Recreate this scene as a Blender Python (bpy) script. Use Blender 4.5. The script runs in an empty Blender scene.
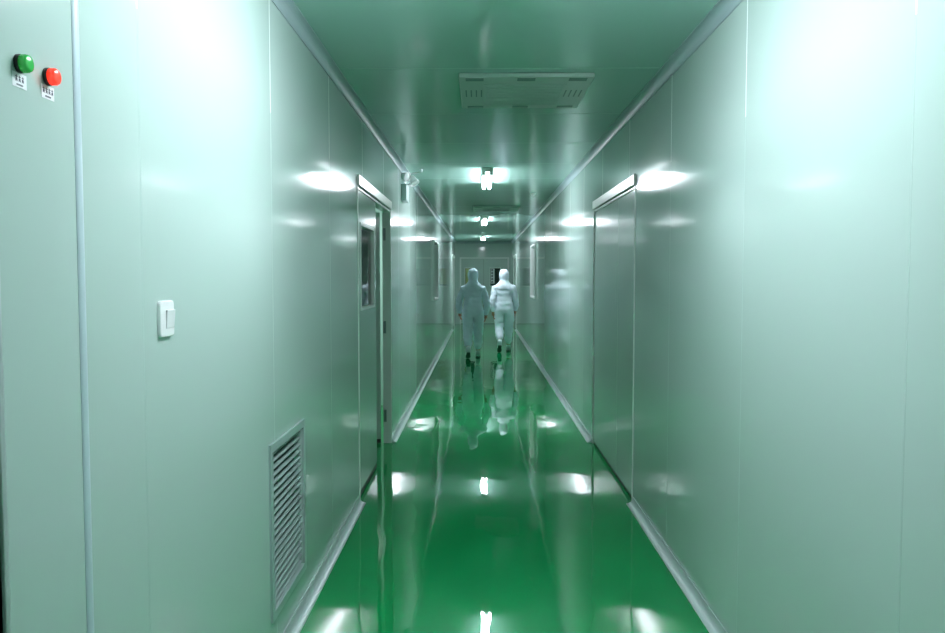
import bpy, bmesh, math, random
from mathutils import Vector, Matrix
random.seed(4)
S = bpy.context.scene
PI = math.pi

# ------------------------------------------------------------------ camera, world, exposure
cd = bpy.data.cameras.new('camera')
cd.sensor_width = 36.0
cd.lens = 775.0 / 945.0 * 36.0
cd.clip_start = 0.05
cam = bpy.data.objects.new('camera', cd)
S.collection.objects.link(cam)
cam.location = (0, 0, 1.5)
cam.rotation_euler = (PI/2 - math.atan(39.5/775), 0, math.atan(8/775))
S.camera = cam

w = bpy.data.worlds.new('world')
S.world = w
w.use_nodes = True
w.node_tree.nodes['Background'].inputs[0].default_value = (0.5, 0.8, 0.7, 1)
w.node_tree.nodes['Background'].inputs[1].default_value = 0.0

vs = S.view_settings
vs.view_transform = 'Standard'
vs.look = 'None'
vs.gamma = 1
vs.use_curve_mapping = False
vs.exposure = 1.75
S.cycles.caustics_reflective = False
S.cycles.caustics_refractive = False
S.cycles.blur_glossy = 0.5
S.cycles.sample_clamp_indirect = 2.5
TUBE_STRENGTH = 42.0
TUBE_COLOUR = (0.97, 1.0, 1.09)

# ------------------------------------------------------------------ materials
def mat(name, col, rough=0.5, metal=0.0, spec=0.5, coat=0.0, coat_rough=0.05, emit=None, estr=0.0):
    m = bpy.data.materials.new(name)
    m.use_nodes = True
    b = m.node_tree.nodes['Principled BSDF']
    b.inputs['Base Color'].default_value = (*col, 1)
    b.inputs['Roughness'].default_value = rough
    b.inputs['Metallic'].default_value = metal
    b.inputs['Specular IOR Level'].default_value = spec
    b.inputs['Coat Weight'].default_value = coat
    b.inputs['Coat Roughness'].default_value = coat_rough
    if emit:
        b.inputs['Emission Color'].default_value = (*emit, 1)
        b.inputs['Emission Strength'].default_value = estr
    return m

def bump(m, scale=(1, 1, 1), nscale=5.0, strength=0.1, dist=0.01, detail=2.0, var=0.0, rvar=0.0):
    """object-space noise -> bump, optional small colour / roughness variation"""
    nt = m.node_tree
    N, Lk = nt.nodes, nt.links
    b = N['Principled BSDF']
    tc = N.new('ShaderNodeTexCoord')
    mp = N.new('ShaderNodeMapping')
    mp.inputs['Scale'].default_value = scale
    nz = N.new('ShaderNodeTexNoise')
    nz.inputs['Scale'].default_value = nscale
    nz.inputs['Detail'].default_value = detail
    bp = N.new('ShaderNodeBump')
    bp.inputs['Strength'].default_value = strength
    bp.inputs['Distance'].default_value = dist
    Lk.new(tc.outputs['Object'], mp.inputs['Vector'])
    Lk.new(mp.outputs['Vector'], nz.inputs['Vector'])
    Lk.new(nz.outputs['Fac'], bp.inputs['Height'])
    Lk.new(bp.outputs['Normal'], b.inputs['Normal'])
    if var:
        c = b.inputs['Base Color'].default_value[:]
        mx = N.new('ShaderNodeMix')
        mx.data_type = 'RGBA'
        mx.inputs[6].default_value = (*[x*(1-var) for x in c[:3]], 1)
        mx.inputs[7].default_value = (*[min(1, x*(1+var)) for x in c[:3]], 1)
        Lk.new(nz.outputs['Fac'], mx.inputs[0])
        Lk.new(mx.outputs[2], b.inputs['Base Color'])
    if rvar:
        r = b.inputs['Roughness'].default_value
        mr = N.new('ShaderNodeMapRange')
        mr.inputs['To Min'].default_value = max(0, r - rvar)
        mr.inputs['To Max'].default_value = r + rvar
        Lk.new(nz.outputs['Fac'], mr.inputs['Value'])
        Lk.new(mr.outputs['Result'], b.inputs['Roughness'])
    return m

M_WALL = bump(mat('wall_panel', (0.46, 0.59, 0.55), 0.09), (1, 1, 0.25), 1.1, 0.03, 0.02, 1.0, var=0.01, rvar=0.01)
M_CEIL = bump(mat('ceiling_panel', (0.37, 0.60, 0.53), 0.12), (1, 1, 1), 1.2, 0.10, 0.02, 1.0, var=0.01)
M_FLOOR = bump(mat('epoxy_floor', (0.001, 0.27, 0.07), 0.022, spec=0.36), (1.6, 1, 1), 1.9, 0.16, 0.02, 1.5, var=0.06)
def speckle(m, lo, hi):
    nt = m.node_tree
    b = nt.nodes['Principled BSDF']
    src = b.inputs['Base Color'].links[0].from_socket
    tc = nt.nodes.new('ShaderNodeTexCoord'); wn = nt.nodes.new('ShaderNodeTexWhiteNoise')
    mr = nt.nodes.new('ShaderNodeMapRange'); mr.inputs['To Min'].default_value = lo; mr.inputs['To Max'].default_value = hi
    mx = nt.nodes.new('ShaderNodeVectorMath'); mx.operation = 'SCALE'
    nt.links.new(tc.outputs['Object'], wn.inputs['Vector']); nt.links.new(wn.outputs['Value'], mr.inputs['Value'])
    nt.links.new(src, mx.inputs[0]); nt.links.new(mr.outputs['Result'], mx.inputs['Scale'])
    nt.links.new(mx.outputs['Vector'], b.inputs['Base Color'])
speckle(M_FLOOR, 0.15, 1.85)       # fine pigment flecks of the epoxy coat
M_SEAL = bump(mat('white_sealant', (0.80, 0.86, 0.85), 0.4), nscale=30, strength=0.02)
M_ALU = bump(mat('aluminium', (0.52, 0.60, 0.60), 0.32, metal=0.35), (30, 1, 30), 4, 0.03, 0.002)
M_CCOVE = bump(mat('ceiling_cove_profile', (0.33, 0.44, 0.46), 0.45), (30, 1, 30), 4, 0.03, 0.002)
M_COVE = bump(mat('cove_profile', (0.50, 0.58, 0.58), 0.28, metal=0.2), (30, 1, 30), 4, 0.03, 0.002)
M_STRIP = bump(mat('joint_strip', (0.50, 0.62, 0.66), 0.3), nscale=6, strength=0.03)
M_FRAME = bump(mat('door_frame', (0.72, 0.79, 0.76), 0.28), nscale=6, strength=0.03)
M_LEAF = bump(mat('door_leaf', (0.44, 0.56, 0.52), 0.15), (1, 1, 0.3), 1.2, 0.07, 0.02, 1.0)
M_WHITE = bump(mat('white_plastic', (0.86, 0.88, 0.88), 0.3), nscale=20, strength=0.02)
M_ROCK = bump(mat('rocker_plastic', (0.78, 0.82, 0.82), 0.28), nscale=20, strength=0.02)
M_LAMP = bump(mat('white_enamel', (0.80, 0.84, 0.82), 0.3), nscale=8, strength=0.02)
M_BLACK = bump(mat('black_rubber', (0.012, 0.014, 0.014), 0.5), nscale=30, strength=0.05)
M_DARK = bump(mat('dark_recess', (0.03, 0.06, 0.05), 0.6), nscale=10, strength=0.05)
M_GREYSLOT = bump(mat('grey_slot', (0.16, 0.27, 0.23), 0.5), nscale=10, strength=0.05)
M_VENT = bump(mat('vent_enamel', (0.33, 0.44, 0.42), 0.35), nscale=15, strength=0.02)
M_AC = bump(mat('air_unit_plastic', (0.46, 0.58, 0.53), 0.35), nscale=15, strength=0.02)
M_HINGE = bump(mat('steel_hinge', (0.25, 0.30, 0.30), 0.35, metal=0.8), nscale=30, strength=0.03)
M_GREEN = bump(mat('green_lens', (0.02, 0.42, 0.06), 0.25, coat=0.5, emit=(0.05, 0.8, 0.1), estr=0.03), nscale=40, strength=0.05)
M_RED = bump(mat('red_lens', (0.85, 0.05, 0.02), 0.25, coat=0.5, emit=(1.0, 0.03, 0.015), estr=0.35), nscale=40, strength=0.05)
M_PAPER = bump(mat('label_paper', (0.82, 0.86, 0.88), 0.6), nscale=60, strength=0.03)
M_INK = bump(mat('ink', (0.03, 0.04, 0.08), 0.6), nscale=60, strength=0.03)
M_SUIT = bump(mat('suit_fabric', (0.76, 0.85, 0.93), 0.75, spec=0.25), (1, 1, 1), 9, 0.5, 0.03, 3)
M_SUIT2 = bump(mat('suit_fabric_grey', (0.66, 0.80, 0.90), 0.75, spec=0.25), (1, 1, 1), 9, 0.5, 0.03, 3)
M_SKIN = bump(mat('skin', (0.42, 0.20, 0.13), 0.55), nscale=40, strength=0.05)
M_SOLE = bump(mat('dark_sole', (0.03, 0.06, 0.05), 0.6), nscale=40, strength=0.05)
M_BOOT = bump(mat('boot_fabric', (0.66, 0.76, 0.80), 0.6), nscale=20, strength=0.2)
M_YELL = bump(mat('lit_room_yellow', (0.42, 0.48, 0.20), 0.6), nscale=20, strength=0.03)  # glow of the lit room past the far door, put into a flat colour
M_TUBE = mat('lit_tube', (0.9, 0.95, 0.95), 0.4, emit=TUBE_COLOUR, estr=TUBE_STRENGTH)
# subtle procedural end-blackening of the tubes is a property of the glass
def glass_mat():
    m = bpy.data.materials.new('pane_glass')
    m.use_nodes = True
    nt = m.node_tree
    for n in list(nt.nodes): nt.nodes.remove(n)
    o = nt.nodes.new('ShaderNodeOutputMaterial')
    mx = nt.nodes.new('ShaderNodeMixShader')
    fr = nt.nodes.new('ShaderNodeFresnel'); fr.inputs['IOR'].default_value = 1.5
    t = nt.nodes.new('ShaderNodeBsdfTransparent'); t.inputs['Color'].default_value = (0.72, 0.86, 0.80, 1)
    g = nt.nodes.new('ShaderNodeBsdfGlossy'); g.inputs['Roughness'].default_value = 0.02
    nt.links.new(fr.outputs[0], mx.inputs[0])
    nt.links.new(t.outputs[0], mx.inputs[1])
    nt.links.new(g.outputs[0], mx.inputs[2])
    nt.links.new(mx.outputs[0], o.inputs['Surface'])
    return m
M_GLASS = glass_mat()

# ------------------------------------------------------------------ mesh helpers
def obj(name, bm, m, parent=None, smooth=False, loc=None, mats=None):
    bmesh.ops.recalc_face_normals(bm, faces=bm.faces)
    me = bpy.data.meshes.new(name)
    bm.to_mesh(me); bm.free()
    if smooth:
        for p in me.polygons: p.use_smooth = True
    for q in (mats or [m]): me.materials.append(q)
    o = bpy.data.objects.new(name, me)
    S.collection.objects.link(o)
    if parent is not None: o.parent = parent
    if loc is not None: o.location = loc
    return o

def tag(o, label=None, cat=None, group=None, kind=None):
    if label: o['label'] = label
    if cat: o['category'] = cat
    if group: o['group'] = group
    if kind: o['kind'] = kind
    return o

def thing(name, loc, label, cat, group=None, kind=None, rz=0.0):
    o = bpy.data.objects.new(name, None)
    o.empty_display_size = 0.1
    S.collection.objects.link(o)
    o.location = loc
    o.rotation_euler = (0, 0, rz)
    return tag(o, label, cat, group, kind)

def copy_tree(o, parent=None):
    c = o.copy(); S.collection.objects.link(c)
    if parent is not None: c.parent = parent
    for ch in list(o.children): copy_tree(ch, c)
    return c

def box(bm, x0, x1, y0, y1, z0, z1, bev=0.0, seg=2, mi=0):
    t = bmesh.new()
    bmesh.ops.create_cube(t, size=1.0)
    for v in t.verts:
        v.co = Vector((x0 + (v.co.x+.5)*(x1-x0), y0 + (v.co.y+.5)*(y1-y0), z0 + (v.co.z+.5)*(z1-z0)))
    if bev > 0:
        bmesh.ops.bevel(t, geom=t.edges[:], offset=bev, segments=seg, affect='EDGES', profile=0.5)
    merge(bm, t, mi)

def merge(bm, t, mi=0, mx=None):
    if mx is not None: bmesh.ops.transform(t, matrix=mx, verts=t.verts)
    mp = {v: bm.verts.new(v.co) for v in t.verts}
    for f in t.faces:
        try:
            nf = bm.faces.new([mp[v] for v in f.verts]); nf.material_index = mi; nf.smooth = f.smooth
        except ValueError: pass
    t.free()

def cyl(bm, p0, p1, r0, r1=None, n=20, bev=0.0, mi=0):
    r1 = r0 if r1 is None else r1
    p0, p1 = Vector(p0), Vector(p1)
    d = p1 - p0
    t = bmesh.new()
    bmesh.ops.create_cone(t, cap_ends=True, segments=n, radius1=r0, radius2=r1, depth=d.length)
    if bev:
        es = [e for e in t.edges if len(e.link_faces) == 2 and abs(e.calc_face_angle(0)) > 1.0]
        bmesh.ops.bevel(t, geom=es, offset=bev, segments=2, affect='EDGES', profile=0.5)
    q = d.to_track_quat('Z', 'Y').to_matrix().to_4x4()
    merge(bm, t, mi, Matrix.Translation((p0+p1)/2) @ q)

def lathe(bm, prof, axis='X', n=24, mi=0):
    """prof: list of (along, radius)"""
    rings = []
    for a, r in prof:
        ring = []
        for k in range(n):
            th = 2*PI*k/n
            c, s = r*math.cos(th), r*math.sin(th)
            co = {'X': (a, c, s), 'Y': (c, a, s), 'Z': (c, s, a)}[axis]
            ring.append(bm.verts.new(co))
        rings.append(ring)
    for i in range(len(rings)-1):
        for k in range(n):
            f = bm.faces.new((rings[i][k], rings[i][(k+1) % n], rings[i+1][(k+1) % n], rings[i+1][k]))
            f.material_index = mi; f.smooth = True
    for ring in (rings[0], rings[-1]):
        try: bm.faces.new(ring).material_index = mi
        except ValueError: pass

def extrude_profile(bm, prof, y0, y1):
    """prof: closed list of (x, z); swept along Y"""
    a = [bm.verts.new((x, y0, z)) for x, z in prof]
    b = [bm.verts.new((x, y1, z)) for x, z in prof]
    n = len(prof)
    for k in range(n):
        bm.faces.new((a[k], a[(k+1) % n], b[(k+1) % n], b[k]))
    bm.faces.new(a); bm.faces.new(b)

# ------------------------------------------------------------------ dimensions
XL, XR = -0.807, 1.012
H = 2.615
Y0, Y1 = -5.6, 24.8
SEAMS = [1.845 + 1.16*k for k in range(-6, 18)]
DL = (5.09, 6.95, 2.10)          # left doorway: y0, y1, top
DR = (5.09, 6.95, 2.10)
WL = (13.12, 14.34, 1.10, 2.13)  # left window
WR = (14.15, 15.37, 1.10, 2.11)  # right window
VENT = (2.945, 3.455, 0.20, 0.825)
DF = (22.0, 23.9, 2.08)          # shut doors near the far end, both sides
DN = (0.25, 1.274, 2.10)         # doorway just outside the frame, left
LAMP_X = 0.07
LAMPS = [-4.0, 2.28, 8.62, 14.98, 21.4]

# ------------------------------------------------------------------ shell
def side_wall(name, x, sgn, openings):
    """sheet at x (facing the corridor) with V grooves at the seams and openings (y0,y1,z0,z1); sgn = outward direction"""
    g = 0.0035
    ys = {Y0: 0.0, Y1: 0.0}
    for s in SEAMS:
        if Y0 < s < Y1:
            ys[s-g] = 0.0; ys[s] = 0.0014; ys[s+g] = 0.0
    for o in openings:
        for yy in o[:2]: ys.setdefault(yy, 0.0)
    zs = sorted({0.0, H} | {z for o in openings for z in o[2:]})
    yl = sorted(ys)
    bm = bmesh.new()
    vv = {}
    def V(i, j):
        if (i, j) not in vv: vv[i, j] = bm.verts.new((x + sgn*ys[yl[i]], yl[i], zs[j]))
        return vv[i, j]
    for i in range(len(yl)-1):
        for j in range(len(zs)-1):
            cy, cz = (yl[i]+yl[i+1])/2, (zs[j]+zs[j+1])/2
            if any(o[0] < cy < o[1] and o[2] < cz < o[3] for o in openings): continue
            fc = bm.faces.new((V(i, j), V(i+1, j), V(i+1, j+1), V(i, j+1)))
        if yl[i+1]-yl[i] < g*1.2: fc.material_index = 1
    bmesh.ops.recalc_face_normals(bm, faces=bm.faces)
    bm.faces.ensure_lookup_table()
    # extrude outward for a 50 mm sandwich panel
    geom = bmesh.ops.extrude_face_region(bm, geom=bm.faces[:], use_keep_orig=True)
    for e in geom['geom']:
        if isinstance(e, bmesh.types.BMVert): e.co.x = x + sgn*0.05
    return tag(obj(name, bm, M_WALL, mats=[M_WALL, M_SEAL]), kind='structure')

side_wall('wall_left', XL, -1, [(DL[0], DL[1], 0, DL[2]), WL, VENT, (DF[0], DF[1], 0, DF[2]), (DN[0], DN[1], 0, DN[2])])
side_wall('wall_right', XR, 1, [(DR[0], DR[1], 0, DR[2]), WR, (DF[0], DF[1], 0, DF[2])])

# end wall with doorway for the far double door
EDX0, EDX1, EDT = -0.637, 0.88, 2.08
bm = bmesh.new()
box(bm, XL-.05, EDX0, Y1, Y1+.05, 0, H); box(bm, EDX1, XR+.05, Y1, Y1+.05, 0, H); box(bm, EDX0, EDX1, Y1, Y1+.05, EDT, H)
tag(obj('wall_end', bm, M_WALL), kind='structure')
bm = bmesh.new(); box(bm, XL-.05, XR+.05, Y0-.05, Y0, 0, H)
tag(obj('wall_back', bm, M_WALL), kind='structure')

bm = bmesh.new(); box(bm, XL-2.4, XR+1.2, Y0-.05, Y1+1.0, -0.1, 0)
tag(obj('floor', bm, M_FLOOR), kind='structure')

# ceiling: transverse joints every 1.16 m
bm = bmesh.new()
cs = [5.37 + 1.16*k for k in range(-10, 16)]
ys = [Y0]; ds = [0]
for s in cs:
    if Y0 < s < Y1: ys += [s-.004, s, s+.004]; ds += [0, .004, 0]
ys.append(Y1); ds.append(0)
prev = None
for y, d in zip(ys, ds):
    cur = (bm.verts.new((XL-.05, y, H+d)), bm.verts.new((XR+.05, y, H+d)))
    if prev: bm.faces.new((prev[0], prev[1], cur[1], cur[0]))
    prev = cur
geom = bmesh.ops.extrude_face_region(bm, geom=bm.faces[:], use_keep_orig=True)
for e in geom['geom']:
    if isinstance(e, bmesh.types.BMVert): e.co.z = H + 0.06
tag(obj('ceiling', bm, M_CEIL), kind='structure')

# cove profiles ceiling / floor
def cove(x, z, sx, sz, r, lip=0.004, n=7):
    """concave quarter profile in the corner (x,z); sx,sz = inward directions"""
    pts = [(x, z), (x, z + sz*r), (x + sx*lip, z + sz*r)]
    for k in range(n+1):
        a = PI/2*k/n
        # concave arc centred at (x+r, z+r)
        pts.append((x + sx*(r - (r-lip)*math.cos(a)), z + sz*(r - (r-lip)*math.sin(a))))
    pts += [(x + sx*r, z + sz*lip), (x + sx*r, z)]
    out = []
    for p in pts:
        if not out or (abs(p[0]-out[-1][0]) + abs(p[1]-out[-1][1])) > 1e-5: out.append(p)
    return out

k = 1
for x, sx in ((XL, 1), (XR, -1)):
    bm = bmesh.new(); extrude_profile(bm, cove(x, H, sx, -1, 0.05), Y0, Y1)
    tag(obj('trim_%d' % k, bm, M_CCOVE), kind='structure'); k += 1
for side, x, sx, segs in (('left', XL, 1, ((Y0, DN[0]-.05), (DN[1]+.01, DL[0]-.02), (DL[1]+.02, 21.95))),
                          ('right', XR, -1, ((Y0, DR[0]-.02), (DR[1]+.02, 21.95)))):
    for a, b in segs:
        bm = bmesh.new(); extrude_profile(bm, cove(x, 0, sx, 1, 0.046), a, b)
        tag(obj('baseboard_' + side, bm, M_COVE), kind='structure')
# vertical corner coves + top trim at the end wall
bm = bmesh.new(); box(bm, XL+.05, XR-.05, Y1-.05, Y1, H-.05, H, 0.01)
tag(obj('trim_3', bm, M_CCOVE), kind='structure')
# raised aluminium joint strip near the indicator panel
bm = bmesh.new()
prof = [(XL, 1.547)] + [(XL + 0.005*math.sin(PI*t/8)**0.5 if 0 < t < 8 else XL + 0.001, 1.547 + 0.027*t/8) for t in range(9)] + [(XL, 1.574)]
a = [bm.verts.new((x, y, 0.046)) for x, y in prof]; b = [bm.verts.new((x, y, H-.05)) for x, y in prof]
for q in range(len(prof)): bm.faces.new((a[q], a[(q+1) % len(prof)], b[(q+1) % len(prof)], b[q]))
bm.faces.new(a); bm.faces.new(b)
tag(obj('trim_4', bm, M_STRIP), kind='structure')

# ------------------------------------------------------------------ spaces behind the openings (unlit rooms)
def alcove(name, x0, x1, y0, y1, z0, z1, open_side):
    bm = bmesh.new()
    t = 0.03
    if open_side == 'x1':
        box(bm, x0-t, x0, y0-t, y1+t, z0, z1)
    else:
        box(bm, x1, x1+t, y0-t, y1+t, z0, z1)
    box(bm, x0, x1, y0-t, y0, z0, z1); box(bm, x0, x1, y1, y1+t, z0, z1)
    box(bm, x0, x1, y0-t, y1+t, z1, z1+t)
    if z0 > 0.01: box(bm, x0, x1, y0-t, y1+t, z0-t, z0)
    return tag(obj(name, bm, M_WALL), kind='structure')
alcove('wall_side_room', XL-1.6, XL-.052, 4.6, 9.0, 0, 2.5, 'x1')
alcove('wall_near_room', XL-0.9, XL-.052, 0.1, 2.0, 0, 2.4, 'x1')
alcove('wall_left_window_room', XL-.75, XL-.052, WL[0]-.3, WL[1]+.3, WL[2]-.3, WL[3]+.2, 'x1')
alcove('wall_right_window_room', XR+.052, XR+.75, WR[0]-.3, WR[1]+.3, WR[2]-.3, WR[3]+.2, 'x0')

# ------------------------------------------------------------------ doors
def door_frame(parent, x, sgn, y0, y1, top, side_w=0.035, head_h=0.07):
    """sgn: direction into the wall.  Trim proud of the wall by 12 mm, jamb lining 50 mm"""
    def bx(bm, d0, d1, *r, bev=0.003):
        a, b = sorted((x + sgn*d0, x + sgn*d1)); box(bm, a, b, *r, bev)
    for nm, r in (('jamb', (y0, y0+side_w*.5, 0, top)), ('jamb', (y1-side_w*.5, y1, 0, top))):
        bm = bmesh.new(); bx(bm, -0.006, 0.07, *r); obj(nm, bm, M_FRAME, parent)
    bm = bmesh.new(); bx(bm, -0.016, 0.07, y0-.004, y1+.004, top, top+head_h); obj('header', bm, M_FRAME, parent)
    bm = bmesh.new(); bx(bm, 0.0, 0.07, y0+side_w*.5, y1-side_w*.5, top-.022, top-.004); obj('header_stop', bm, M_FRAME, parent)

# left door: near leaf shut, far leaf swung open into the dark side room
d1 = thing('door_1', (0, 0, 0), None, None, kind='structure')
d1['label'] = 'left corridor door, near leaf shut with a glazed slot, far leaf open inward'
door_frame(d1, XL, -1, DL[0], DL[1], DL[2])
ly0, ly1 = DL[0]+.02, 6.02
wy0, wy1, wz0, wz1 = 5.245, 5.93, 1.27, 1.87
bm = bmesh.new()
x0, x1 = XL-.05, XL-.006
for r in ((ly0, wy0, .05, 2.075), (wy1, ly1, .05, 2.075), (wy0, wy1, .05, wz0), (wy0, wy1, wz1, 2.075)):
    box(bm, x0, x1, *r)
bmesh.ops.remove_doubles(bm, verts=bm.verts, dist=1e-5)
leaf = obj('leaf', bm, M_LEAF, d1)
bm = bmesh.new()
f = 0.022
for r in ((wy0, wy0+f, wz0, wz1), (wy1-f, wy1, wz0, wz1), (wy0+f, wy1-f, wz0, wz0+f), (wy0+f, wy1-f, wz1-f, wz1)):
    box(bm, XL-.052, XL-.001, *r, 0.002)
obj('window_frame', bm, M_FRAME, leaf)
bm = bmesh.new(); box(bm, XL-.031, XL-.026, wy0+f, wy1-f, wz0+f, wz1-f); obj('pane', bm, M_GLASS, leaf)
bm = bmesh.new(); box(bm, XL-.044, XL-.008, ly0, ly1, 0.004, .05, 0.003); tag(obj('door_sweep', bm, M_BLACK, leaf), 'black rubber sweep')
# far leaf, hinge at (XL-.05, 6.93), swung ~82 degrees inward
lw = 0.88
bm = bmesh.new(); box(bm, -.042, 0, -lw, 0, .04, 2.075, 0.002)
leaf2 = obj('leaf', bm, M_LEAF, d1, loc=(XL-.090, DL[1]-.030, 0)); leaf2.rotation_euler = (0, 0, -math.radians(80))
bm = bmesh.new(); box(bm, -.036, -.006, -lw, 0, .004, .04, .002); tag(obj('door_sweep', bm, M_BLACK, leaf2), 'black rubber sweep')
for hz in (0.25, 1.05, 1.88):
    bm = bmesh.new(); cyl(bm, (XL-.056, DL[1]-.034, hz-.05), (XL-.056, DL[1]-.034, hz+.05), .007, n=10)
    box(bm, XL-.062, XL-.040, DL[1]-.0205, DL[1]-.0175, hz-.055, hz+.055)
    tag(obj('hinge', bm, M_HINGE, d1), 'dark steel hinge')

# right door: two leaves shut
d2 = thing('door_2', (0, 0, 0), None, None, kind='structure')
d2['label'] = 'right corridor door, two plain leaves shut'
door_frame(d2, XR, 1, DR[0], DR[1], DR[2])
for a, b in ((DR[0]+.02, 5.752), (5.758, DR[1]-.02)):
    bm = bmesh.new(); box(bm, XR+.005, XR+.047, a, b, .03, 2.076, 0.002)
    lf = obj('leaf', bm, M_LEAF, d2)
    bm = bmesh.new(); box(bm, XR+.010, XR+.042, a, b, .003, .03, .002); tag(obj('door_sweep', bm, M_BLACK, lf), 'black rubber sweep')
bm = bmesh.new(); box(bm, XR+.07, XR+.1, DR[0]-.1, DR[1]+.1, 0, 2.3); tag(obj('wall_right_backing', bm, M_DARK), kind='structure')

# far double door
d3 = thing('door_3', (0, 0, 0), None, None, kind='structure')
d3['label'] = 'far double door closing the corridor, a glazed slot in each leaf'
for nm, r in (('jamb', (EDX0-.03, EDX0+.02, Y1-.012, Y1+.05, 0, EDT)), ('jamb', (EDX1-.02, EDX1+.03, Y1-.012, Y1+.05, 0, EDT)),
              ('header', (EDX0-.03, EDX1+.03, Y1-.012, Y1+.05, EDT, EDT+.05))):
    bm = bmesh.new(); box(bm, *r, .003); obj(nm, bm, M_FRAME, d3)
mid = 0.10
for a, b, px0, px1, yel in ((EDX0+.022, mid-.003, -.51, -.17, 1), (mid+.003, EDX1-.022, .294, .65, 0)):
    bm = bmesh.new()
    pz0, pz1 = 1.20, 1.80
    for r in ((a, px0, .01, EDT-.005), (px1, b, .01, EDT-.005), (px0, px1, .01, pz0), (px0, px1, pz1, EDT-.005)):
        box(bm, r[0], r[1], Y1+.006, Y1+.046, r[2], r[3])
    bmesh.ops.remove_doubles(bm, verts=bm.verts, dist=1e-5)
    lf = obj('leaf', bm, M_LEAF, d3)
    bm = bmesh.new()
    for r in ((px0, px0+.02, pz0, pz1), (px1-.02, px1, pz0, pz1), (px0+.02, px1-.02, pz0, pz0+.02), (px0+.02, px1-.02, pz1-.02, pz1)):
        box(bm, r[0], r[1], Y1, Y1+.048, r[2], r[3], .002)
    obj('window_frame', bm, M_FRAME, lf)
    bm = bmesh.new(); box(bm, px0+.02, px1-.02, Y1+.024, Y1+.029, pz0+.02, pz1-.02); obj('pane', bm, M_GLASS, lf)
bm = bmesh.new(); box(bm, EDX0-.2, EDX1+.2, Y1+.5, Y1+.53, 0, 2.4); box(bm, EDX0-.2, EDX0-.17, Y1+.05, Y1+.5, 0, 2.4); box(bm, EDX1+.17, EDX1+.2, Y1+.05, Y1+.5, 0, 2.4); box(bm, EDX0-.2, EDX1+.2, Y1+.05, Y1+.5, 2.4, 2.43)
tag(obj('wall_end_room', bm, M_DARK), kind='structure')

for nm, x, sg, lab in (('door_5', XL, -1, 'far left door, shut, just before the far double door'), ('door_6', XR, 1, 'far right door, shut, just before the far double door')):
    dd = thing(nm, (0, 0, 0), None, None, kind='structure'); dd['label'] = lab
    door_frame(dd, x, sg, *DF)
    for a, b in ((DF[0]+.02, 22.948), (22.954, DF[1]-.02)):
        u, v = sorted((x + sg*.012, x + sg*.054))
        bm = bmesh.new(); box(bm, u, v, a, b, .006, 2.056, .002); obj('leaf', bm, M_LEAF, dd)

# doorway at the near left edge: aluminium edge trim, door leaf shut deep in the reveal
d4 = thing('door_4', (0, 0, 0), None, None, kind='structure')
d4['label'] = 'near left doorway, only its far edge in view'
bm = bmesh.new(); box(bm, XL-.05, XL+.006, DN[1], DN[1]+.014, 0, DN[2], .002); tag(obj('jamb', bm, M_ALU, d4), 'aluminium edge trim')
bm = bmesh.new(); box(bm, XL-.05, XL+.006, DN[0]-.014, DN[0], 0, DN[2], .002); obj('jamb', bm, M_ALU, d4)
bm = bmesh.new(); box(bm, XL-.05, XL+.006, DN[0]-.014, DN[1]+.014, DN[2], DN[2]+.02, .002); obj('header', bm, M_ALU, d4)
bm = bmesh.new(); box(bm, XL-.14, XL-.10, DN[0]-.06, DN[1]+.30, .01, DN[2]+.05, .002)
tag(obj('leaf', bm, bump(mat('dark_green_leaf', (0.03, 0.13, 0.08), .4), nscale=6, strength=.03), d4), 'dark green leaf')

# the lamp of the side room behind the open leaf
ld = bpy.data.lights.new('side_room_lamp', 'AREA'); ld.shape = 'RECTANGLE'; ld.size = 0.3; ld.size_y = 1.0; ld.energy = 9.0; ld.color = (0.85, 1.0, 0.97)
lo = bpy.data.objects.new('side_room_lamp', ld); S.collection.objects.link(lo); lo.location = (XL-.9, 8.0, 2.46)

# ------------------------------------------------------------------ side windows
def side_window(name, x, sgn, y0, y1, z0, z1):
    t = thing(name, (0, 0, 0), None, None, kind='structure')
    def bx(bm, d0, d1, *r, bev=0.003):
        a, b = sorted((x + sgn*d0, x + sgn*d1)); box(bm, a, b, *r, bev)
    f = .03
    bm = bmesh.new()
    for r in ((y0, y0+f*.6, z0, z1), (y1-f*.6, y1, z0, z1), (y0+f*.6, y1-f*.6, z0, z0+f), (y0+f*.6, y1-f*.6, z1-f, z1)):
        bx(bm, -.03, .055, *r)
    obj('window_frame', bm, M_FRAME, t)
    bm = bmesh.new(); bx(bm, .042, .047, y0+f*.6, y1-f*.6, z0+f, z1-f, bev=0); obj('pane', bm, M_GLASS, t)
    return t
side_window('window_1', XL, -1, *WL)['label'] = 'glazed window in the left wall near the far end'
side_window('window_2', XR, 1, *WR)['label'] = 'glazed window in the right wall near the far end'

# ------------------------------------------------------------------ fluorescent ceiling lamps
def make_lamp(y):
    t = thing('ceiling_lamp', (LAMP_X, y, H), None, 'lamp', 'twin tube lamps down the corridor ceiling')
    L = 0.64
    bm = bmesh.new(); box(bm, -.052, .052, -L, L, -.042, -.001, .006); obj('batten', bm, M_LAMP, t)
    for sx in (-1, 1):
        for sy in (-1, 1):
            bm = bmesh.new(); box(bm, sx*.034-.017, sx*.034+.017, sy*(L-.022)-.014, sy*(L-.022)+.014, -.080, -.043, .005)
            obj('lampholder', bm, M_LAMP, t)
        bm = bmesh.new(); cyl(bm, (sx*.034, -L+.038, -.061), (sx*.034, L-.038, -.061), .0135, n=14)
        tag(obj('tube', bm, M_TUBE, t), 'glowing white tube')
    return t
lamp0 = make_lamp(LAMPS[0])
lamps = [lamp0]
for y in LAMPS[1:]:
    c = copy_tree(lamp0); c.location = (LAMP_X, y, H); lamps.append(c)
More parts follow.
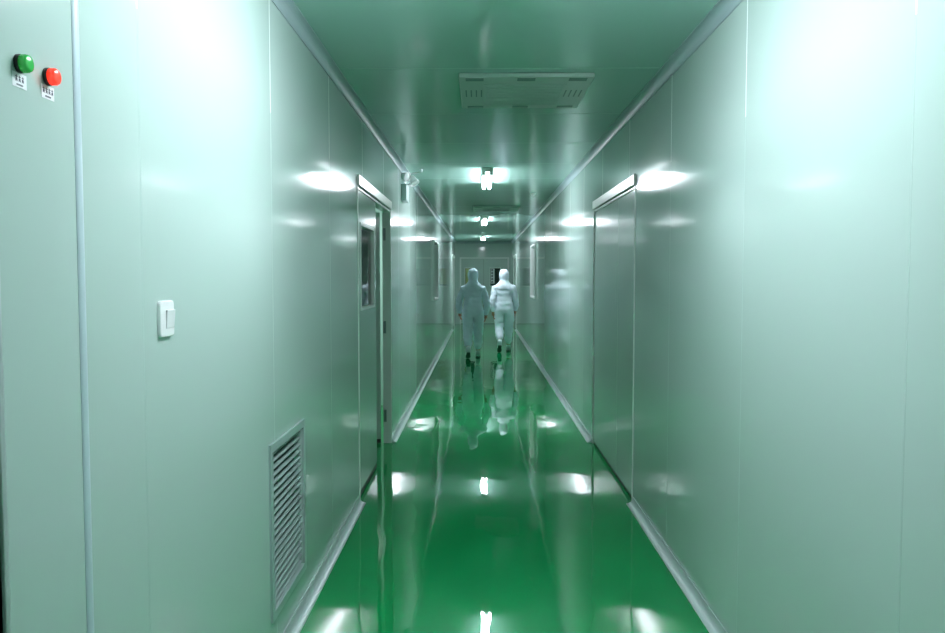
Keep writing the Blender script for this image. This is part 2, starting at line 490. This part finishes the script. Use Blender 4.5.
for c, l in zip(lamps, ('twin tube ceiling lamp behind the camera, out of the picture',
                        'twin tube ceiling lamp overhead, out of the picture, lighting the near walls',
                        'nearest and brightest glowing ceiling lamp in view, just past the doors',
                        'second glowing ceiling lamp from the front, smaller, halfway along the ceiling',
                        'smallest glowing ceiling lamp, close to the far double door')):
    c['label'] = l

# ------------------------------------------------------------------ ceiling air units
def make_air(y):
    t = thing('ceiling_air_unit', (0.252, y, H), None, 'air vent', 'square air units on the ceiling')
    hw, hl = .372, .39
    bm = bmesh.new(); box(bm, -hw, hw, -hl, hl, -.026, -.001, .006); obj('panel', bm, M_AC, t)
    bm = bmesh.new()
    box(bm, -.235, .235, -.25, .27, -.032, -.0262, .003)
    for q in range(13):
        yy = -.23 + q*.04
        box(bm, -.22, .22, yy, yy+.012, -.0345, -.0315, .001)
    obj('intake_grille', bm, M_AC, t)
    for yy in (-.345, .345):
        for xx in (-.285, 0, .285):
            bm = bmesh.new(); box(bm, xx-.05, xx+.05, yy-.030, yy+.030, -.0285, -.0262, .001)
            tag(obj('air_slot', bm, M_GREYSLOT, t), 'dark narrow slot')
    for sx in (-1, 1):
        for q in range(4):
            xx = sx*.292 - .045 + q*.03
            bm = bmesh.new(); box(bm, xx-.004, xx+.004, -.10, .06, -.0285, -.0262, .001)
            tag(obj('louver_slit', bm, M_GREYSLOT, t), 'thin dark slit')
    return t
a0 = make_air(4.685)
a0['label'] = 'pale square air unit on the ceiling nearest the camera, dark slots at its corners'
a1 = copy_tree(a0); a1.location = (0.252, 12.6, H)
a1['label'] = 'pale square air unit on the ceiling beyond the nearest glowing lamp'

# ------------------------------------------------------------------ return air vent, lower left wall
vt = thing('wall_vent', (XL, (VENT[0]+VENT[1])/2, (VENT[2]+VENT[3])/2), 'grey louvred return air vent low in the left wall', 'air vent')
hy, hz = (VENT[1]-VENT[0])/2, (VENT[3]-VENT[2])/2
bm = bmesh.new()
e = .033
for r in ((-hy-e, -hy, -hz-e, hz+e), (hy, hy+e, -hz-e, hz+e), (-hy, hy, -hz-e, -hz), (-hy, hy, hz, hz+e)):
    box(bm, .0005, .010, *r)
bmesh.ops.remove_doubles(bm, verts=bm.verts, dist=1e-5)
obj('vent_frame', bm, M_VENT, vt)
bm = bmesh.new()
N = 21
for q in range(N):
    z = -hz + (q+.5)*2*hz/N
    t = bmesh.new(); bmesh.ops.create_cube(t, size=1)
    bmesh.ops.scale(t, vec=(.017, 2*hy-.004, .0022), verts=t.verts)
    merge(bm, t, 0, Matrix.Translation((-.010, 0, z)) @ Matrix.Rotation(math.radians(12), 4, 'Y'))
obj('louver', bm, M_VENT, vt)
bm = bmesh.new(); box(bm, -.040, -.034, -hy+.001, hy-.001, -hz+.001, hz-.001); tag(obj('backing', bm, M_DARK, vt), 'dark duct behind the slats')

# ------------------------------------------------------------------ light switch
sw = thing('light_switch', (XL, 1.967, 1.394), 'white rocker light switch on the left wall panel', 'switch')
bm = bmesh.new(); box(bm, 0.0005, .012, -.043, .043, -.045, .045, .0); 
bm.free(); bm = bmesh.new()
t = bmesh.new(); bmesh.ops.create_cube(t, size=1)
for v in t.verts: v.co = Vector((.0005 + (v.co.x+.5)*.0085, v.co.y*.088, v.co.z*.092))
es = [ed for ed in t.edges if abs(ed.verts[0].co.x-ed.verts[1].co.x) > .004]
bmesh.ops.bevel(t, geom=es, offset=.012, segments=4, affect='EDGES', profile=.5)
es = [ed for ed in t.edges if min(v.co.x for v in ed.verts) > .007]
bmesh.ops.bevel(t, geom=es, offset=.003, segments=2, affect='EDGES', profile=.5)
merge(bm, t)
obj('cover_plate', bm, M_WHITE, sw)
bm = bmesh.new()
pts = [(.0092, -.025), (.0105, -.025), (.0140, .022), (.0092, .022)]
a = [bm.verts.new((x, -.012, z)) for x, z in pts]; b = [bm.verts.new((x, .039, z)) for x, z in pts]
for q in range(4): bm.faces.new((a[q], a[(q+1) % 4], b[(q+1) % 4], b[q]))
bm.faces.new(a); bm.faces.new(b)
bmesh.ops.bevel(bm, geom=bm.edges[:], offset=.0012, segments=2, affect='EDGES', profile=.5)
obj('rocker', bm, M_ROCK, sw)

# ------------------------------------------------------------------ indicator lights and their stickers
def pilot(y, z, lens, label):
    t = thing('indicator_light', (XL, y, z), label, 'light')
    bm = bmesh.new(); lathe(bm, [(0.0005, .0165), (.0055, .0165), (.007, .0155)], 'X'); tag(obj('bezel', bm, M_BLACK, t), 'black collar')
    bm = bmesh.new(); lathe(bm, [(.0072, .0150), (.017, .0150), (.0195, .0140), (.021, .011), (.0213, .004)], 'X')
    for q in range(16):
        th = 2*PI*q/16
        cyl(bm, (.0075, .0148*math.cos(th), .0148*math.sin(th)), (.0165, .0148*math.cos(th), .0148*math.sin(th)), .001, n=6)
    obj('lens', bm, lens, t)
pilot(1.366, 1.872, M_GREEN, 'round green indicator light on the near left wall panel, unlit')
pilot(1.455, 1.872, M_RED, 'round glowing red indicator light on the near left wall panel')

def strokes(parent, glyphs, x, ch):
    """simple printed marks: each glyph a few ink bars; (y, z, w, h)"""
    bm = bmesh.new()
    for (y, z, w_, h_) in glyphs:
        box(bm, x, x+.0003, y-w_/2, y+w_/2, z-h_/2, z+h_/2)
    return obj('lettering', bm, M_INK, parent)
def sticker(y, z, n, label):
    t = thing('label_sticker', (XL, y, z), label, 'sticker')
    bm = bmesh.new(); box(bm, .0003, .0010, -.021, .021, -.0125, .0125); obj('paper', bm, M_PAPER, t)
    g = []
    for q in range(n):
        cy = (q-(n-1)/2)*.0095
        g += [(cy, .0055, .0065, .0013), (cy, .0022, .0052, .0012), (cy, .0035, .0012, .0095), (cy-.002, -.0008, .0012, .004), (cy+.002, -.0008, .0012, .004)]
    for q in range(7): g.append(((q-3)*.0028, -.0078, .0016, .0028))
    strokes(t, g, .0011, n)
sticker(1.366, 1.843, 3, 'small white label with dark print under the green indicator light')
sticker(1.455, 1.843, 4, 'small white label with dark print under the red indicator light')

# notice strip, and a sheet standing in for room light, on the far door's panes
nt_ = thing('pane_sheet', (0.385, Y1+.022, 1.52), 'white paper strip of dark characters on the far door, right leaf', 'notice')
bm = bmesh.new(); box(bm, -.055, .065, -.0006, .0002, -.23, .25); obj('paper', bm, M_PAPER, nt_)
bm = bmesh.new()
for q in range(5):
    zz = .20 - q*.095
    for (dx, dz, ww, hh) in ((-.01, .02, .07, .013), (-.01, -.002, .055, .012), (-.01, 0, .014, .07), (-.03, -.022, .014, .03), (.012, -.022, .014, .03)):
        box(bm, dx-ww/2, dx+ww/2, -.0014, -.0007, zz+dz-hh/2, zz+dz+hh/2)
obj('lettering', bm, M_INK, nt_)
yt = thing('pane_sheet', (-.415, Y1+.022, 1.52), 'yellowish sheet painted as the lit room seen through the far door pane, left leaf', 'notice')
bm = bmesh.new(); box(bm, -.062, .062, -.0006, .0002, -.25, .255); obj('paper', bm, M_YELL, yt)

# ------------------------------------------------------------------ twin head emergency light up on the left wall
em = thing('emergency_light', (XL, 8.02, 2.36), 'twin head emergency light high on the left wall past the open door', 'emergency light')
bm = bmesh.new(); box(bm, .0005, .058, -.12, .12, -.085, .085, .006); tag(obj('battery_box', bm, M_VENT, em), 'grey box')
for p, q in (((.03, -.06, .084), (.03, -.06, .14)), ((.04, .07, .084), (.09, .08, .12))):
    bm = bmesh.new(); cyl(bm, p, q, .008, n=10); obj('bracket', bm, M_ALU, em)
def head(p, d):
    bm = bmesh.new()
    t = bmesh.new()
    lathe(t, [(-.055, .018), (-.05, .03), (-.01, .042), (.03, .05), (.034, .05), (.034, .044), (.020, .040), (.012, .0)], 'Z', 20)
    d = Vector(d).normalized()
    merge(bm, t, 0, Matrix.Translation(p) @ d.to_track_quat('Z', 'Y').to_matrix().to_4x4())
    h = obj('lamp_head', bm, M_WHITE, em, smooth=True)
    bm = bmesh.new(); t = bmesh.new()
    lathe(t, [(.021, .0395), (.026, .03), (.028, .0005)], 'Z', 20)
    merge(bm, t, 0, Matrix.Translation(p) @ d.to_track_quat('Z', 'Y').to_matrix().to_4x4())
    tag(obj('lens', bm, M_ROCK, h, smooth=True), 'clear lens')
head((.04, -.06, .165), (.75, -.55, -.25))
head((.11, .08, .135), (.45, -.35, -.8))
bm = bmesh.new(); cyl(bm, (.06, .08, .20), (.19, .08, .232), .007, n=10); lathe_t = bmesh.new(); cyl(bm, (.19, .08, .225), (.19, .08, .254), .014, n=12)
lathe_t.free()
obj('supply_conduit', bm, M_ALU, em)

# small fitting on the ceiling
sd = thing('ceiling_detector', (.70, 10.4, H), 'small pale round detector on the ceiling right of the nearest glowing lamp', 'detector')
bm = bmesh.new(); lathe(bm, [(-.001, .032), (-.012, .032), (-.016, .028)], 'Z'); obj('base', bm, M_WHITE, sd)
bm = bmesh.new(); lathe(bm, [(-.0165, .022), (-.03, .02), (-.034, .014), (-.036, .004)], 'Z'); obj('sensor_cap', bm, M_ROCK, sd)

# ------------------------------------------------------------------ people
def skin_mesh(name, pts, edges, root=0, sub=2, wrinkle=0.0, seed=0.0):
    """pts: {key: (co, (rx, ry))}"""
    keys = list(pts)
    me = bpy.data.meshes.new(name)
    me.from_pydata([pts[k_][0] for k_ in keys], [(keys.index(a_), keys.index(b_)) for a_, b_ in edges], [])
    o = bpy.data.objects.new(name, me)
    S.collection.objects.link(o)
    md = o.modifiers.new('skin', 'SKIN'); md.use_smooth_shade = True
    if not me.skin_vertices: me.skin_vertices_layer = None
    sv = me.skin_vertices[0].data
    for i, k_ in enumerate(keys):
        r = pts[k_][1]
        sv[i].radius = r if isinstance(r, tuple) else (r, r)
        sv[i].use_root = (i == root)
    ms = o.modifiers.new('sub', 'SUBSURF'); ms.levels = sub; ms.render_levels = sub
    dg = bpy.context.evaluated_depsgraph_get()
    out = bpy.data.meshes.new_from_object(o.evaluated_get(dg))
    bpy.data.objects.remove(o); bpy.data.meshes.remove(me)
    out.name = name
    if wrinkle:
        from mathutils import noise
        for v in out.vertices:
            c = v.co
            n_ = noise.noise(Vector((c.x*7, c.y*7, c.z*13 + seed))) + .6*noise.noise(Vector((c.x*15 + seed, c.y*15, c.z*26)))
            v.co = c + v.normal * (wrinkle * n_)
    for p in out.polygons: p.use_smooth = True
    return out

def mesh_obj(name, me, m, parent=None):
    me.materials.clear(); me.materials.append(m)
    o = bpy.data.objects.new(name, me); S.collection.objects.link(o)
    if parent is not None: o.parent = parent
    return o

def vlerp(a, b, t): return tuple(a[i] + (b[i]-a[i])*t for i in range(3))

def make_person(loc, rz, pose, suit, label):
    """faces +Y locally; pose: joint positions.  Feet on z=0."""
    J = pose
    # ---- body (one continuous surface, skin coloured, mostly inside the suit)
    P = {
        'pelvis': (J['pelvis'], (.115, .085)),
        'waist': (J['waist'], (.105, .08)), 'chest': (J['chest'], (.125, .09)), 'neckb': (J['neckb'], (.06, .06)),
        'neck': (J['neck'], (.048, .05)), 'skull0': (vlerp(J['neck'], J['head'], .45), (.064, .078)), 'skull1': (J['head'], (.072, .088)), 'skull2': (J['crown'], (.045, .055)),
    }
    E = [('pelvis', 'waist'), ('waist', 'chest'), ('chest', 'neckb'), ('neckb', 'neck'), ('neck', 'skull0'), ('skull0', 'skull1'), ('skull1', 'skull2')]
    for s in 'lr':
        P['sh'+s] = (J['sh'+s], (.052, .052)); P['el'+s] = (J['el'+s], (.036, .036)); P['wr'+s] = (J['wr'+s], (.024, .027))
        P['ua'+s] = (vlerp(J['sh'+s], J['el'+s], .4), (.045, .045))
        E += [('chest', 'sh'+s), ('sh'+s, 'ua'+s), ('ua'+s, 'el'+s), ('el'+s, 'wr'+s)]
        P['hp'+s] = (J['hp'+s], (.078, .078)); P['kn'+s] = (J['kn'+s], (.05, .05)); P['an'+s] = (J['an'+s], (.034, .034)); P['to'+s] = (J['to'+s], (.03, .024))
        E += [('pelvis', 'hp'+s), ('hp'+s, 'kn'+s), ('kn'+s, 'an'+s), ('an'+s, 'to'+s)]
        # hand: palm then five digits
        w_ = Vector(J['wr'+s]); d = (w_ - Vector(J['el'+s])).normalized()
        sx = -1 if s == 'l' else 1
        fwd = Vector((0, 1, 0)); fwd = (fwd - d*fwd.dot(d)).normalized()
        inn = Vector((-sx, 0, 0)); inn = (inn - d*inn.dot(d)).normalized()
        P['pm'+s] = (tuple(w_ + d*.055), (.018, .036)); E.append(('wr'+s, 'pm'+s))
    body = mesh_obj('person', skin_mesh('person', P, E), M_SKIN)
    # add fingers, nose, ears, eyes into the same mesh
    bm = bmesh.new(); bm.from_mesh(body.data)
    for s in 'lr':
        w_ = Vector(J['wr'+s]); d = (w_ - Vector(J['el'+s])).normalized(); sx = -1 if s == 'l' else 1
        fwd = Vector((0, 1, 0)); fwd = (fwd - d*fwd.dot(d)).normalized()
        inn = Vector((-sx, 0, 0)); inn = (inn - d*inn.dot(d)).normalized()
        for q, ln in enumerate((.066, .074, .070, .054)):
            base = w_ + d*.068 + fwd*(.024 - q*.016)
            p1 = base + d*ln*.45 + inn*.006; p2 = p1 + d*ln*.28 + inn*.014; p3 = p2 + d*ln*.12 + inn*.02
            me = skin_mesh('finger', {0: (tuple(base - d*.02), (.009, .009)), 1: (tuple(p1), (.0085, .0085)), 2: (tuple(p2), (.008, .008)), 3: (tuple(p3), (.0065, .0065))}, [(0, 1), (1, 2), (2, 3)], sub=1)
            bm.from_mesh(me); bpy.data.meshes.remove(me)
        tb = w_ + d*.03 + fwd*.022
        t1 = tb + fwd*.022 + d*.025 + inn*.008; t2 = t1 + d*.03 + fwd*.006 + inn*.01
        me = skin_mesh('finger', {0: (tuple(tb), (.012, .012)), 1: (tuple(t1), (.010, .010)), 2: (tuple(t2), (.008, .008))}, [(0, 1), (1, 2)], sub=1)
        bm.from_mesh(me); bpy.data.meshes.remove(me)
    hd = Vector(J['head'])
    nose = bmesh.new(); bmesh.ops.create_uvsphere(nose, u_segments=10, v_segments=8, radius=.018)
    merge(bm, nose, 0, Matrix.Translation(hd + Vector((0, .088, -.02))) @ Matrix.Diagonal((.8, 1.0, 1.5, 1)))
    mo = bmesh.new(); bmesh.ops.create_uvsphere(mo, u_segments=10, v_segments=8, radius=.022)
    merge(bm, mo, 0, Matrix.Translation(hd + Vector((0, .078, -.062))) @ Matrix.Diagonal((1, .4, .35, 1)))
    for sx in (-1, 1):
        ea = bmesh.new(); bmesh.ops.create_uvsphere(ea, u_segments=10, v_segments=8, radius=.028)
        merge(bm, ea, 0, Matrix.Translation(hd + Vector((sx*.072, 0, -.015))) @ Matrix.Diagonal((.3, .7, 1.1, 1)))
        ey = bmesh.new(); bmesh.ops.create_uvsphere(ey, u_segments=10, v_segments=8, radius=.012)
        merge(bm, ey, 0, Matrix.Translation(hd + Vector((sx*.03, .078, .008))))
    bm.to_mesh(body.data); bm.free()
    for p in body.data.polygons: p.use_smooth = True
    body.location = loc; body.rotation_euler = (0, 0, rz)
    tag(body, label, 'person')
    # ---- coverall: loose trousers, tunic and sleeves, ending at cuffs and ankles
    C = {
        'pelvis': (J['pelvis'], (.172, .128)), 'waist': (J['waist'], (.165, .12)), 'ribs': (vlerp(J['waist'], J['chest'], .55), (.178, .125)),
        'chest': (J['chest'], (.172, .122)), 'neckb': (vlerp(J['chest'], J['neckb'], .85), (.095, .09)),
    }
    E = [('pelvis', 'waist'), ('waist', 'ribs'), ('ribs', 'chest'), ('chest', 'neckb')]
    for s in 'lr':
        C['sh'+s] = (J['sh'+s], (.072, .074)); C['ua'+s] = (vlerp(J['sh'+s], J['el'+s], .5), (.078, .076)); C['el'+s] = (J['el'+s], (.068, .066))
        C['fa'+s] = (vlerp(J['el'+s], J['wr'+s], .55), (.060, .058)); C['cu'+s] = (vlerp(J['el'+s], J['wr'+s], .97), (.042, .042))
        E += [('chest', 'sh'+s), ('sh'+s, 'ua'+s), ('ua'+s, 'el'+s), ('el'+s, 'fa'+s), ('fa'+s, 'cu'+s)]
        C['hp'+s] = (J['hp'+s], (.122, .125)); C['th'+s] = (vlerp(J['hp'+s], J['kn'+s], .5), (.112, .115)); C['kn'+s] = (J['kn'+s], (.092, .094))
        C['ca'+s] = (vlerp(J['kn'+s], J['an'+s], .5), (.084, .088)); C['hm'+s] = (vlerp(J['kn'+s], J['an'+s], .86), (.066, .07))
        E += [('pelvis', 'hp'+s), ('hp'+s, 'th'+s), ('th'+s, 'kn'+s), ('kn'+s, 'ca'+s), ('ca'+s, 'hm'+s)]
    cv = mesh_obj('coverall', skin_mesh('coverall', C, E, sub=3, wrinkle=.013, seed=loc[1]), suit, body)
    # hood: closed at the back, face opening at the front (rim at the brow and chin)
    hd = Vector(J['head']); nb = Vector(J['neckb'])
    bm = bmesh.new()
    rings = []
    prof = [(nb.z - .125, .205, .128), (nb.z - .085, .192, .128), (nb.z - .045, .155, .120), (nb.z - .01, .115, .105), (nb.z + .025, .090, .092), (nb.z + .06, .084, .088), (hd.z - .06, .092, .102), (hd.z, .098, .112), (hd.z + .05, .094, .108),
            (hd.z + .09, .078, .090), (hd.z + .115, .050, .058), (hd.z + .124, .012, .014)]
    n = 24
    for (z, rx, ry) in prof:
        cx = nb.x + (hd.x-nb.x)*min(1, max(0, (z-nb.z)/(hd.z-nb.z))); cy = nb.y + (hd.y-nb.y)*min(1, max(0, (z-nb.z)/(hd.z-nb.z)))
        rings.append([bm.verts.new((cx + rx*math.cos(2*PI*q/n), cy + ry*math.sin(2*PI*q/n), z)) for q in range(n)])
    for i in range(len(rings)-1):
        zc = (prof[i][0]+prof[i+1][0])/2
        for q in range(n):
            ang = 2*PI*(q+.5)/n
            if abs(ang-PI/2) < .62 and hd.z-.045 < zc < hd.z + .045: continue
            bm.faces.new((rings[i][q], rings[i][(q+1) % n], rings[i+1][(q+1) % n], rings[i+1][q])).smooth = True
    bm.faces.new(rings[-1])
    obj('hood', bm, suit, body, smooth=True)
    # boots
    for s in 'lr':
        an, to = Vector(J['an'+s]), Vector(J['to'+s]); kn = Vector(J['kn'+s])
        up = an + (kn-an)*.2
        dirn = (to-an).normalized()
        heel = an - dirn*.035 + (an-kn).normalized()*.035
        me = skin_mesh('boot', {0: (tuple(up), (.056, .058)), 1: (tuple(an), (.050, .052)), 2: (tuple(an + dirn*.06 + (an-kn).normalized()*.02), (.046, .044)), 3: (tuple(to), (.044, .034)), 4: (tuple(to + dirn*.05), (.034, .026)), 5: (tuple(heel), (.040, .036))},
                       [(0, 1), (1, 2), (2, 3), (3, 4), (1, 5)], root=1)
        bo = mesh_obj('boot', me, M_BOOT, body)
        # sole, a thin dark slab under heel to toe
        bm = bmesh.new()
        sd_ = (an-kn).normalized()
        a_ = Vector(J['heel'+s]); b_ = Vector(J['tip'+s]); fd = (b_-a_).normalized(); sdv = Vector((1, 0, 0)); nrm = sdv.cross(fd)
        top, bot = [], []
        L_ = (b_-a_).length
        for t_, hw in ((0, .022), (.06, .036), (.3, .034), (.65, .046), (.88, .040), (1, .018)):
            c_ = a_ + fd*L_*t_
            top.append((c_ - sdv*hw + nrm*.018, c_ + sdv*hw + nrm*.018)); bot.append((c_ - sdv*hw, c_ + sdv*hw))
        loop = [x[0] for x in top] + [x[1] for x in reversed(top)]; loop2 = [x[0] for x in bot] + [x[1] for x in reversed(bot)]
        va = [bm.verts.new(v) for v in loop]; vb = [bm.verts.new(v) for v in loop2]
        for q in range(len(va)): bm.faces.new((va[q], va[(q+1) % len(va)], vb[(q+1) % len(va)], vb[q]))
        bm.faces.new(va); bm.faces.new(vb)
        tag(obj('sole', bm, M_SOLE, bo), 'dark sole')
    return body

def pose(arm_l, arm_r, leg_l, leg_r, sway=0.0, lean=0.0):
    """arm: (shoulder swing fwd deg, elbow bend deg, outward m); leg: 'plant' | 'lift' with step y"""
    J = {'pelvis': (0, 0, .90), 'waist': (sway*.3, lean*.3, 1.05), 'chest': (sway*.6, lean*.6, 1.27), 'neckb': (sway, lean*.8, 1.395), 'neck': (sway, lean, 1.435), 'head': (sway, lean+.015, 1.535), 'crown': (sway, lean+.005, 1.605)}
    for s, sx, A in (('l', -1, arm_l), ('r', 1, arm_r)):
        sw_, eb, out = A
        sh = Vector((sx*.182 + sway*.6, lean*.6, 1.275))
        a1 = math.radians(sw_); a2 = math.radians(sw_ + eb)
        el = sh + Vector((sx*out, .27*math.sin(a1), -.27*math.cos(a1)))
        wr = el + Vector((-sx*out*.25, .23*math.sin(a2), -.23*math.cos(a2)))
        J['sh'+s], J['el'+s], J['wr'+s] = tuple(sh), tuple(el), tuple(wr)
    for s, sx, Lg in (('l', -1, leg_l), ('r', 1, leg_r)):
        kind, st, lift = Lg
        x = sx*.095
        J['hp'+s] = (x, 0, .83)
        if kind == 'plant':
            an = Vector((sx*.09, st, .085)); kn = Vector((sx*.095, st*.5 + .03, .46))
            J['an'+s], J['kn'+s], J['to'+s] = tuple(an), tuple(kn), (sx*.10, st+.12, .042)
            J['heel'+s], J['tip'+s] = (sx*.09, st-.075, .001), (sx*.103, st+.19, .001)
        else:      # trailing foot, heel lifted
            an = Vector((sx*.085, st, .085 + lift)); kn = Vector((sx*.095, st*.35 + .10, .47))
            J['an'+s], J['kn'+s] = tuple(an), tuple(kn)
            tip = Vector((sx*.095, st + .17, .003)); 
            to = vlerp(tuple(an), tuple(tip), .62)
            J['to'+s] = (to[0], to[1], to[2] + .022)
            hl = Vector((sx*.085, st - .055, .02 + lift)); J['heel'+s], J['tip'+s] = tuple(hl), tuple(tip)
    return J

make_person((-.137, 14.2, 0), math.radians(1),
            pose((10, 22, .085), (-6, 24, .075), ('lift', -.16, .10), ('plant', .20, 0)),
            M_SUIT2, 'person in a greyish hooded cleanroom suit walking away, left of the two')
make_person((.467, 15.4, 0), math.radians(-1),
            pose((-14, 20, .045), (12, 16, .06), ('lift', -.20, .13), ('plant', .22, 0)),
            M_SUIT, 'person in a bright white hooded cleanroom suit walking away, right of the two')
